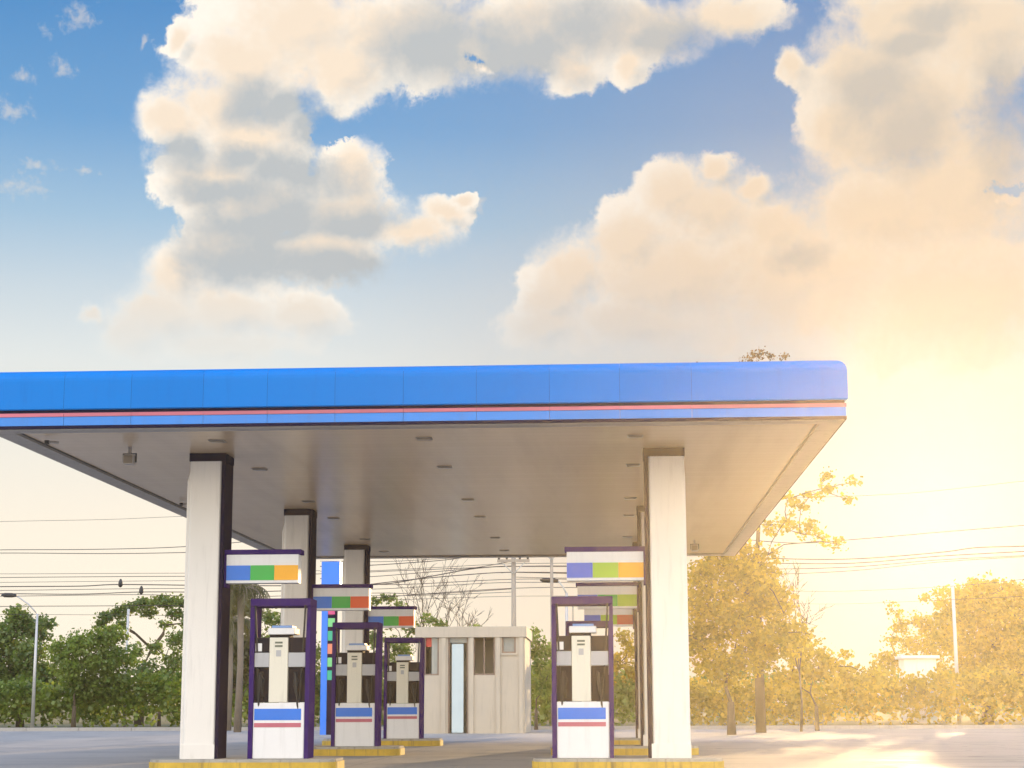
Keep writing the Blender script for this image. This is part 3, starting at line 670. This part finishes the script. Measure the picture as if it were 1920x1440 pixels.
W_ = [
 ([(600, 1052), (720, 1053), (860, 1046), (963, 1044)], 74, 0.008),
 ([(600, 1071), (700, 1070), (820, 1064), (963, 1057), (1160, 1056)], 74, 0.008),
 ([(600, 1106), (720, 1104), (830, 1098), (963, 1092), (1160, 1094)], 74, 0.009),
 ([(600, 1128), (760, 1124), (963, 1118), (1160, 1118)], 77, 0.007),
 ([(963, 1082), (1060, 1084), (1160, 1083)], 70, 0.009),
 ([(-200, 1094), (0, 1092), (200, 1090), (420, 1088)], 75, 0.007),
 ([(-200, 1106), (0, 1107), (240, 1104), (420, 1103)], 72, 0.009),
 ([(-200, 985), (0, 978), (200, 974), (345, 968), (800, 950)], 74, 0.006),
 ([(-200, 1034), (0, 1031), (180, 1030), (345, 1025), (520, 1010)], 72, 0.011),
 ([(-200, 1040), (0, 1037), (200, 1038), (345, 1036), (600, 1030)], 73, 0.011),
 ([(-200, 1074), (0, 1076), (240, 1075), (420, 1074), (600, 1070)], 72, 0.007),
 ([(-200, 1086), (0, 1083), (240, 1081), (420, 1080), (600, 1076), (960, 1062), (1120, 1062)], 73, 0.010),
 ([(-200, 1102), (0, 1100), (150, 1099), (226, 1096), (420, 1098), (600, 1098), (720, 1095), (800, 1082), (890, 1066), (963, 1061)], 71, 0.015),
 ([(-200, 1112), (0, 1113), (150, 1114), (265, 1110), (420, 1110), (600, 1105), (760, 1088), (870, 1078), (963, 1073), (1140, 1075)], 70, 0.013),
 ([(-200, 1118), (0, 1118), (265, 1115), (420, 1120), (700, 1112), (800, 1114), (963, 1104)], 75, 0.010),
 ([(-200, 1139), (0, 1137), (200, 1136), (420, 1134), (600, 1128), (963, 1103), (1200, 1104)], 76, 0.011),
 ([(-200, 1152), (0, 1152), (200, 1153), (420, 1155)], 80, 0.007),
 ([(600, 1062), (690, 1060), (770, 1055), (850, 1048), (963, 1030)], 69, 0.012),
 ([(600, 1085), (700, 1081), (800, 1073), (880, 1066), (963, 1052)], 70, 0.010),
 ([(600, 1096), (700, 1096), (780, 1095), (963, 1086), (1120, 1087)], 72, 0.010),
 ([(600, 1117), (700, 1117), (800, 1116), (963, 1110)], 73, 0.008),
 ([(940, 1062), (963, 1062), (1060, 1062), (1160, 1062), (1300, 1064), (1450, 1056)], 70, 0.013),
 ([(940, 1074), (963, 1073), (1060, 1075), (1300, 1080)], 71, 0.013),
 ([(1300, 1000), (1480, 1018), (1620, 1010), (1760, 998), (1920, 985), (2100, 968)], 74, 0.012),
 ([(1300, 1040), (1440, 1047), (1600, 1048), (1760, 1036), (1830, 1027), (1920, 1024), (2100, 1016)], 72, 0.015),
 ([(1300, 1054), (1440, 1056), (1600, 1056), (1760, 1043), (1920, 1034), (2100, 1024)], 71, 0.014),
 ([(1300, 1064), (1440, 1067), (1600, 1063), (1760, 1050), (1920, 1042), (2100, 1034)], 73, 0.012),
 ([(1300, 1076), (1440, 1077), (1600, 1070), (1760, 1054), (1920, 1044), (2100, 1036)], 70, 0.010),
 ([(1450, 935), (1700, 925), (1920, 902), (2100, 885)], 76, 0.008),
 ([(1450, 1108), (1600, 1108), (1800, 1098), (1920, 1086)], 76, 0.007),
 ([(1450, 1130), (1600, 1132), (1920, 1118)], 78, 0.006),
]
for pts, Y, r in W_: wire(pts, Y, r, G)
for (px, py) in ((226, 1093), (265, 1106)):
    p = at(px, py, 71)
    o = MB().tube([(0, 0, 0.16), (0, 0, 0.10), (0, 0, 0.02), (0, 0, -0.12), (0, 0, -0.18)], [0.03, 0.06, 0.09, 0.09, 0.03], 8).build('wire_insulator', M_dark, loc=p)
    tag(o, 'dark insulator hung on the power lines, ' + ('upper left one of the pair' if px < 240 else 'lower right one of the pair'), 'insulator')

# ------------------------------------------------------------------ vegetation
M_bark = mat('bark', (0.10, 0.075, 0.05), 0.9, var=0.3, vscale=4, bump=0.4, bscale=20, lin=True)
M_barkp = mat('pale_bark', (0.20, 0.16, 0.12), 0.9, var=0.3, vscale=4, lin=True)
L_dark = leafmat('leaf_dark', (0.055, 0.10, 0.025), (0.21, 0.29, 0.07), 0.45)
L_mid = leafmat('leaf_mid', (0.09, 0.145, 0.02), (0.25, 0.34, 0.06), 0.45)
L_sungold = leafmat('leaf_sungold', (0.13, 0.125, 0.010), (0.50, 0.38, 0.02), 0.5)  # golden glow of the low sun put into the leaf colour
L_palm = leafmat('leaf_palm', (0.035, 0.05, 0.018), (0.15, 0.15, 0.05), 0.35)
def leaf_quad(v, f, c, s, rng, droop=0.0):
    d = Vector((rng.gauss(0, 1), rng.gauss(0, 1), rng.gauss(0, 0.7) - droop)).normalized()
    n = d.cross(Vector((rng.gauss(0, 1), rng.gauss(0, 1), rng.gauss(0, 1)))).normalized()
    k = len(v); L = s * rng.uniform(0.5, 1.5); w_ = L * rng.uniform(0.34, 0.55)
    v += [c - d * L * .5, c + n * w_ - d * L * .05, c + d * L * .5, c - n * w_ - d * L * .05]
    f.append((k, k + 1, k + 2, k + 3))
def tree(name, label, cat, base, clumps, leaf, lm, per=90, trunk=0.18, bark=None, seed=1, limbs=True, cr=0.75, bent=0.0, group=None, hang=0.0, kind_trunk=True, airy=1.0):
    """clumps = [(dx, dy, z, r)]: crown built from many small leaf sprays on twigs; limbs run to each clump"""
    rng = random.Random(seed)
    root = empty(name, (base[0], base[1], 0)); tag(root, label, cat, group)
    tb = MB()
    zc = min(c[2] - c[3] * 0.3 for c in clumps); zf = max(0.5, zc * 0.55)
    if kind_trunk:
        tb.tube([(0, 0, -0.1), (bent * 0.3, 0, zf * 0.5), (bent, 0.05, zf)], [trunk * 1.25, trunk, trunk * 0.85], 8)
    v, f = [], []
    nodes = [(Vector((bent, 0.05, zf)), trunk * 0.8, 0)]
    if limbs and kind_trunk:
        for (dx, dy, z, r) in sorted(clumps, key=lambda c: Vector((c[0], c[1], c[2] - zf)).length):
            c = Vector((dx, dy, z)); bi = min(nodes, key=lambda n: (c - n[0]).length + (0.5 * (n[0].z - c.z) if n[0].z > c.z else 0) + 0.12 * n[2])
            a_ = bi[0]; ln = (c - a_).length; r0 = max(0.02, bi[1] * 0.72); r1 = max(0.012, r0 * 0.55)
            m1 = a_.lerp(c, 0.35) + Vector((rng.uniform(-.12, .12) * ln, rng.uniform(-.12, .12) * ln, rng.uniform(0, .14) * ln))
            m2 = a_.lerp(c, 0.7) + Vector((rng.uniform(-.1, .1) * ln, rng.uniform(-.1, .1) * ln, rng.uniform(0, .1) * ln))
            tb.tube([a_, m1, m2, c], [r0, r0 * 0.85, r0 * 0.7, r1], 6)
            nodes += [(m1, r0 * 0.8, bi[2] + 1), (c, r1, bi[2] + 1)]
    for (dx, dy, z, r) in clumps:
        c = Vector((dx, dy, z))
        ns = max(6, int(per * 4.2 * r * r * (airy if r < 0.56 else 1.0)))
        for k in range(ns):
            # spray centres: mostly on the shell, ragged
            d = Vector((rng.gauss(0, 1), rng.gauss(0, 1), rng.gauss(0, 1))).normalized()
            q = c + Vector((d.x, d.y, d.z * cr)) * r * (rng.random() ** 0.42) * rng.uniform(0.75, 1.15)
            if limbs and rng.random() < 0.16:
                tb.tube([c.lerp(q, 0.1), c.lerp(q, 0.55) + Vector((0, 0, 0.06 * r)), q], [trunk * 0.10, trunk * 0.06, 0.008], 4, False)
            sr = leaf * rng.uniform(1.2, 2.6)
            for _ in range(rng.randint(6, 11)):
                leaf_quad(v, f, q + Vector((rng.gauss(0, sr * .5), rng.gauss(0, sr * .5), rng.gauss(0, sr * .35) - hang * rng.random())), leaf, rng, hang)
    if tb.v: tb.build('trunk', bark or M_bark, root)
    m = MB(); m.add(v, f); m.build('crown', lm, root)
    return root
def px_clumps(base, Y, L, seed=0, dy=0.8):
    """(px, py, rpx) -> clumps relative to the tree base, spread in depth"""
    rng = random.Random(seed); out = []
    for (px, py, r) in L:
        y = Y + rng.uniform(-dy, dy); p = at(px, py, y); out.append((p.x - base[0], p.y - base[1], p.z, r * Y / F))
    return out
def ptree(name, label, bpx, Y, L, **kw):
    b = at(bpx, 1300, Y); base = (b.x, Y)
    return tree(name, label, kw.pop('cat', 'tree'), base, px_clumps(base, Y, L, kw.get('seed', 1), kw.pop('dy', 1.0)), **kw)

# left edge
ptree('broadleaf_tree', 'dark bushy tree at the left edge behind the curved street lamp', 40, 84,
      [(10, 1190, 34), (40, 1170, 30), (30, 1150, 20), (70, 1185, 26), (5, 1225, 40), (55, 1225, 42), (85, 1170, 14), (20, 1265, 45), (75, 1270, 45)], leaf=0.17, lm=L_dark, per=34, seed=3)
ptree('leafy_shrub', 'bright green rounded shrub between the left lamp and the pale pole', 140, 80,
      [(115, 1215, 26), (150, 1205, 28), (190, 1200, 30), (215, 1190, 24), (130, 1245, 36), (180, 1240, 40), (225, 1235, 34), (150, 1280, 40), (205, 1280, 40)], leaf=0.15, lm=L_mid, per=40, seed=4, trunk=0.1, cat='shrub')
ptree('spreading_tree', 'flat topped spreading tree with open branches left of the front left column', 262, 92,
      [(200, 1158, 16), (222, 1150, 17), (245, 1140, 17), (270, 1132, 17), (295, 1128, 18), (320, 1130, 18), (345, 1132, 18), (370, 1138, 17), (395, 1150, 15), (190, 1172, 12), (280, 1150, 13), (330, 1152, 14), (355, 1168, 13), (230, 1172, 10), (310, 1172, 9)],
      leaf=0.16, lm=L_dark, per=46, seed=5, cr=0.5, dy=2.5, trunk=0.22)
ptree('low_bush', 'low tangled bush under the spreading tree', 300, 86,
      [(255, 1222, 20), (290, 1215, 18), (325, 1205, 20), (345, 1195, 20), (270, 1255, 30), (330, 1245, 34), (390, 1240, 34), (310, 1285, 36), (370, 1290, 34)], leaf=0.14, lm=L_dark, per=30, seed=6, trunk=0.08, cat='bush')
# palm between the front left column and its pump
def palm(label, px, pytop, Y, seed, n=17, L0=1.5):
    rng = random.Random(seed); p = at(px, pytop, Y); root = empty('palm_tree', (p.x, Y, 0)); tag(root, label, 'palm tree')
    z = p.z - 0.5
    MB().tube([(0, 0, 0), (0.05, 0, z * 0.5), (0, 0, z)], [0.14, 0.11, 0.12], 8).build('trunk', M_barkp, root)
    v, f = [], []; st = MB()
    for k in range(n):
        a = k * 2.399 + rng.uniform(-.2, .2); e0 = R(rng.uniform(5, 78)); L = L0 * rng.uniform(0.8, 1.15)
        pts = []; q = Vector((0, 0, z)); e = e0
        for i in range(9):
            pts.append(q.copy()); q = q + Vector((math.cos(a) * math.cos(e), math.sin(a) * math.cos(e), math.sin(e))) * (L / 8); e -= R(17 + 8 * rng.random())
        st.tube(pts, [0.022 - 0.002 * i for i in range(9)], 4, False)
        for i in range(1, 9):
            for sgn in (-1, 1):
                for q_ in (0, 0.5):
                    b = pts[i].lerp(pts[i - 1], q_); sd = Vector((-math.sin(a), math.cos(a), 0)) * sgn
                    tip = b + sd * L * 0.22 * math.sin(math.pi * (i / 9) ** 0.7 + 0.15) + Vector((0, 0, -L * 0.17 * rng.uniform(.6, 1.3))) + (pts[i] - pts[i - 1]) * 0.8
                    kk = len(v); wv = (pts[i] - pts[i - 1]).normalized() * 0.03
                    v += [b - wv, b + wv, tip]; f.append((kk, kk + 1, kk + 2))
    m = MB(); m.add(v, f); m.build('frond', L_palm, root); st.build('stem', M_barkp, root)
ptree('leafy_shrub', 'olive shrub with pale tips at the foot of the palms beside the front left column', 452, 68, [(440, 1120, 14), (462, 1112, 15), (455, 1140, 18), (475, 1135, 12), (432, 1105, 12), (448, 1098, 12), (425, 1140, 14), (440, 1170, 18), (465, 1175, 18), (450, 1205, 20), (430, 1225, 20), (475, 1215, 18), (450, 1245, 26), (480, 1260, 26), (425, 1275, 28)], leaf=0.13, lm=L_palm, per=150, seed=51, trunk=0.05, cat='shrub')
palm('palm with drooping fronds seen between the front left column and its pump', 452, 1085, 62, 11, 34, 1.5)
palm('shorter palm right behind the gap beside the front left column', 432, 1150, 66, 12, 26, 1.4)
ptree('low_bush', 'low dark bush seen through the front left pump', 520, 80, [(500, 1155, 20), (525, 1165, 22), (555, 1190, 26), (480, 1200, 26), (520, 1220, 34), (575, 1230, 36), (470, 1250, 36), (540, 1275, 40), (600, 1275, 36)], leaf=0.14, lm=L_dark, per=30, seed=8, trunk=0.08, cat='bush')
ptree('leafy_shrub', 'grey green shrub behind the rear left pump', 735, 82, [(705, 1128, 12), (730, 1122, 14), (750, 1135, 12), (690, 1150, 18), (730, 1165, 22), (770, 1178, 18), (700, 1200, 26), (750, 1215, 30), (790, 1180, 10), (720, 1250, 36), (665, 1245, 34)], leaf=0.13, lm=L_dark, per=30, seed=9, trunk=0.08, cat='shrub')
# bare tree in the middle
def bare_tree(label, bpx, Y, tips, seed, name='bare_tree', r0=0.09):
    rng = random.Random(seed); b = at(bpx, 1300, Y); root = empty(name, (b.x, Y, 0)); tag(root, label, 'tree')
    tb = MB(); tb.tube([(0, 0, 0), (0.05, 0, 1.0), (0, 0, 2.0)], [r0 * 1.2, r0, r0 * .8], 7)
    def br(a, b_, r, d):
        m_ = a.lerp(b_, 0.5) + Vector((rng.uniform(-.1, .1), rng.uniform(-.1, .1), 0.05)) * (b_ - a).length
        tb.tube([a, m_, b_], [r, r * 0.75, r * 0.45], 5, False)
        if d <= 0: return
        for k in range(rng.randint(2, 4)):
            s = a.lerp(b_, rng.uniform(0.35, 1)); dr = (b_ - a).normalized() + Vector((rng.gauss(0, .55), rng.gauss(0, .4), rng.gauss(0.15, .35)))
            br(s, s + dr.normalized() * (b_ - a).length * rng.uniform(0.35, 0.6), max(r * 0.45, 0.008), d - 1)
    for (px, py) in tips:
        p = at(px, py, Y + rng.uniform(-.6, .6)); br(Vector((0, 0, 1.9)), Vector((p.x - b.x, p.y - Y, p.z)), r0 * 0.5, 3)
    tb.build('trunk', M_bark, root)
bare_tree('leafless tree with fine twigs above the rear left sign', 790, 78, [(760, 1120), (790, 1085), (812, 1110), (775, 1098), (825, 1130)], 21, r0=0.055)
bare_tree('smaller leafless tree above the roof of the service building', 850, 76, [(845, 1130), (868, 1140), (880, 1150), (835, 1150)], 22, r0=0.06)
ptree('low_bush', 'scruffy bush at the back of the service building', 880, 70, [(800, 1160, 12), (818, 1163, 10), (826, 1170, 8), (880, 1180, 8), (895, 1178, 8), (935, 1182, 6), (850, 1200, 12)], leaf=0.12, lm=L_dark, per=40, seed=31, trunk=0.05, cat='bush', limbs=False)
ptree('leafy_shrub', 'light yellow green shrub between the service building and the right pump', 1005, 66, [(1000, 1200, 16), (1015, 1215, 18), (995, 1225, 18), (1030, 1228, 18), (1003, 1182, 8), (1010, 1250, 26), (1045, 1255, 26), (1020, 1285, 30)], leaf=0.12, lm=L_mid, per=42, seed=32, trunk=0.06, cat='shrub')
ptree('leafy_shrub', 'pale shrub seen behind the front right pump', 1110, 70, [(1170, 1195, 20), (1185, 1220, 24), (1150, 1240, 26), (1100, 1235, 28), (1190, 1255, 30), (1120, 1275, 32)], leaf=0.12, lm=L_sungold, per=34, seed=33, trunk=0.06, cat='shrub')
# golden tree right of the canopy
ptree('golden_tree', 'tall golden backlit tree rising behind the right end of the canopy', 1370, 54,
      [(1320, 1080, 46), (1370, 1060, 42), (1420, 1075, 48), (1400, 1110, 55), (1330, 1140, 55), (1450, 1130, 45), (1380, 1170, 60), (1460, 1190, 50), (1310, 1200, 55), (1420, 1225, 55), (1500, 1215, 34), (1350, 1250, 55), (1290, 1090, 24), (1470, 1150, 30),
       (1400, 1030, 34), (1440, 1040, 24), (1440, 985, 26), (1475, 975, 28), (1500, 950, 22), (1530, 925, 22), (1555, 915, 18), (1585, 935, 16), (1600, 905, 9), (1465, 1100, 20), (1500, 1170, 18), (1520, 1190, 16), (1520, 985, 22), (1540, 1010, 20), (1570, 1020, 14), (1500, 1000, 16), (1480, 935, 14), (1550, 890, 10), (1350, 1000, 30), (1390, 980, 28), (1330, 1030, 30)],
      leaf=0.12, lm=L_sungold, per=50, seed=41, trunk=0.12, dy=1.4, airy=0.38)
tw = at(1420, 700, 56)
L_dry = leafmat('leaf_dry', (0.10, 0.06, 0.02), (0.22, 0.13, 0.04), 0.35)
ptree('tall_thin_tree', 'thin tree whose dry twigs poke above the canopy roof at right', 1425, 58,
      [(1412, 668, 15), (1430, 662, 14), (1398, 676, 10), (1448, 668, 8), (1472, 668, 10), (1405, 700, 22), (1440, 705, 24), (1425, 760, 40), (1400, 830, 44), (1310, 690, 8)], leaf=0.07, lm=L_dry, per=34, seed=42, trunk=0.14, dy=0.5)
ptree('low_bush', 'sparse golden bush at the foot of the golden tree', 1530, 62, [(1510, 1215, 24), (1545, 1225, 22), (1490, 1230, 26), (1560, 1250, 28), (1520, 1260, 34), (1590, 1265, 28), (1480, 1275, 36), (1585, 1228, 8), (1640, 1270, 30)], leaf=0.13, lm=L_sungold, per=34, seed=43, trunk=0.07, cat='bush')
bare_tree('spindly twiggy sapling in the bright gap right of the golden tree', 1500, 60, [(1487, 1092), (1496, 1120), (1515, 1150), (1480, 1140)], 44, r0=0.04)
ptree('round_tree', 'large rounded golden green tree at the right edge', 1850, 86,
      [(1800, 1120, 34), (1840, 1108, 34), (1880, 1115, 36), (1915, 1115, 34), (1960, 1125, 40), (1790, 1160, 38), (1850, 1150, 50), (1910, 1160, 48), (1800, 1205, 46), (1870, 1210, 52), (1930, 1215, 50), (1830, 1255, 50), (1900, 1260, 50), (1770, 1190, 26), (1980, 1190, 50)],
      leaf=0.16, lm=L_sungold, per=38, seed=45, trunk=0.25, airy=0.5)
ptree('airy_tree', 'airy pale tree in front of the hut, left of the rounded tree', 1720, 90,
      [(1735, 1120, 12), (1755, 1112, 12), (1765, 1135, 18), (1670, 1135, 10), (1680, 1150, 12), (1690, 1175, 20), (1720, 1160, 16), (1740, 1175, 26), (1705, 1205, 26), (1745, 1215, 32), (1770, 1160, 22), (1670, 1200, 14), (1690, 1240, 32), (1750, 1255, 34), (1655, 1240, 26)],
      leaf=0.15, lm=L_sungold, per=22, seed=46, trunk=0.12)
# long clipped-looking hedges on both sides of the road, each one mass
def hedge(name, label, x0, x1, Y, h, n, lf, seed, lm):
    rng = random.Random(seed); v, f = [], []
    for k in range(n):
        x = rng.uniform(x0, x1); hh = h + 0.25 * h * (math.sin(x * 0.41 + seed) * 0.5 + math.sin(x * 1.13 + 1) * 0.3 + math.sin(x * 2.7) * 0.25)
        q = Vector((x, Y + rng.uniform(-0.9, 0.9), rng.random() ** 0.6 * hh))
        for _ in range(7): leaf_quad(v, f, q + Vector((rng.gauss(0, .2), rng.gauss(0, .2), rng.gauss(0, .14))), lf, rng)
    m = MB(); m.add(v, f); tag(m.build(name, lm), label, 'hedge', kind='stuff')
hedge('roadside_hedge', 'rough green hedge running along the road behind the station', -48, 3, 81.5, 2.1, 4800, 0.2, 3, L_mid)
hedge('roadside_hedge', 'golden sunlit hedge along the road at the right of the station', 3.2, 48, 81.5, 2.0, 4300, 0.19, 8, L_sungold)  # sunlit gold of this stretch is carried by the leaf colour
hedge('far_hedge', 'farther hedge line beyond the road', -62, 62, 104, 2.6, 5000, 0.26, 5, L_dark)
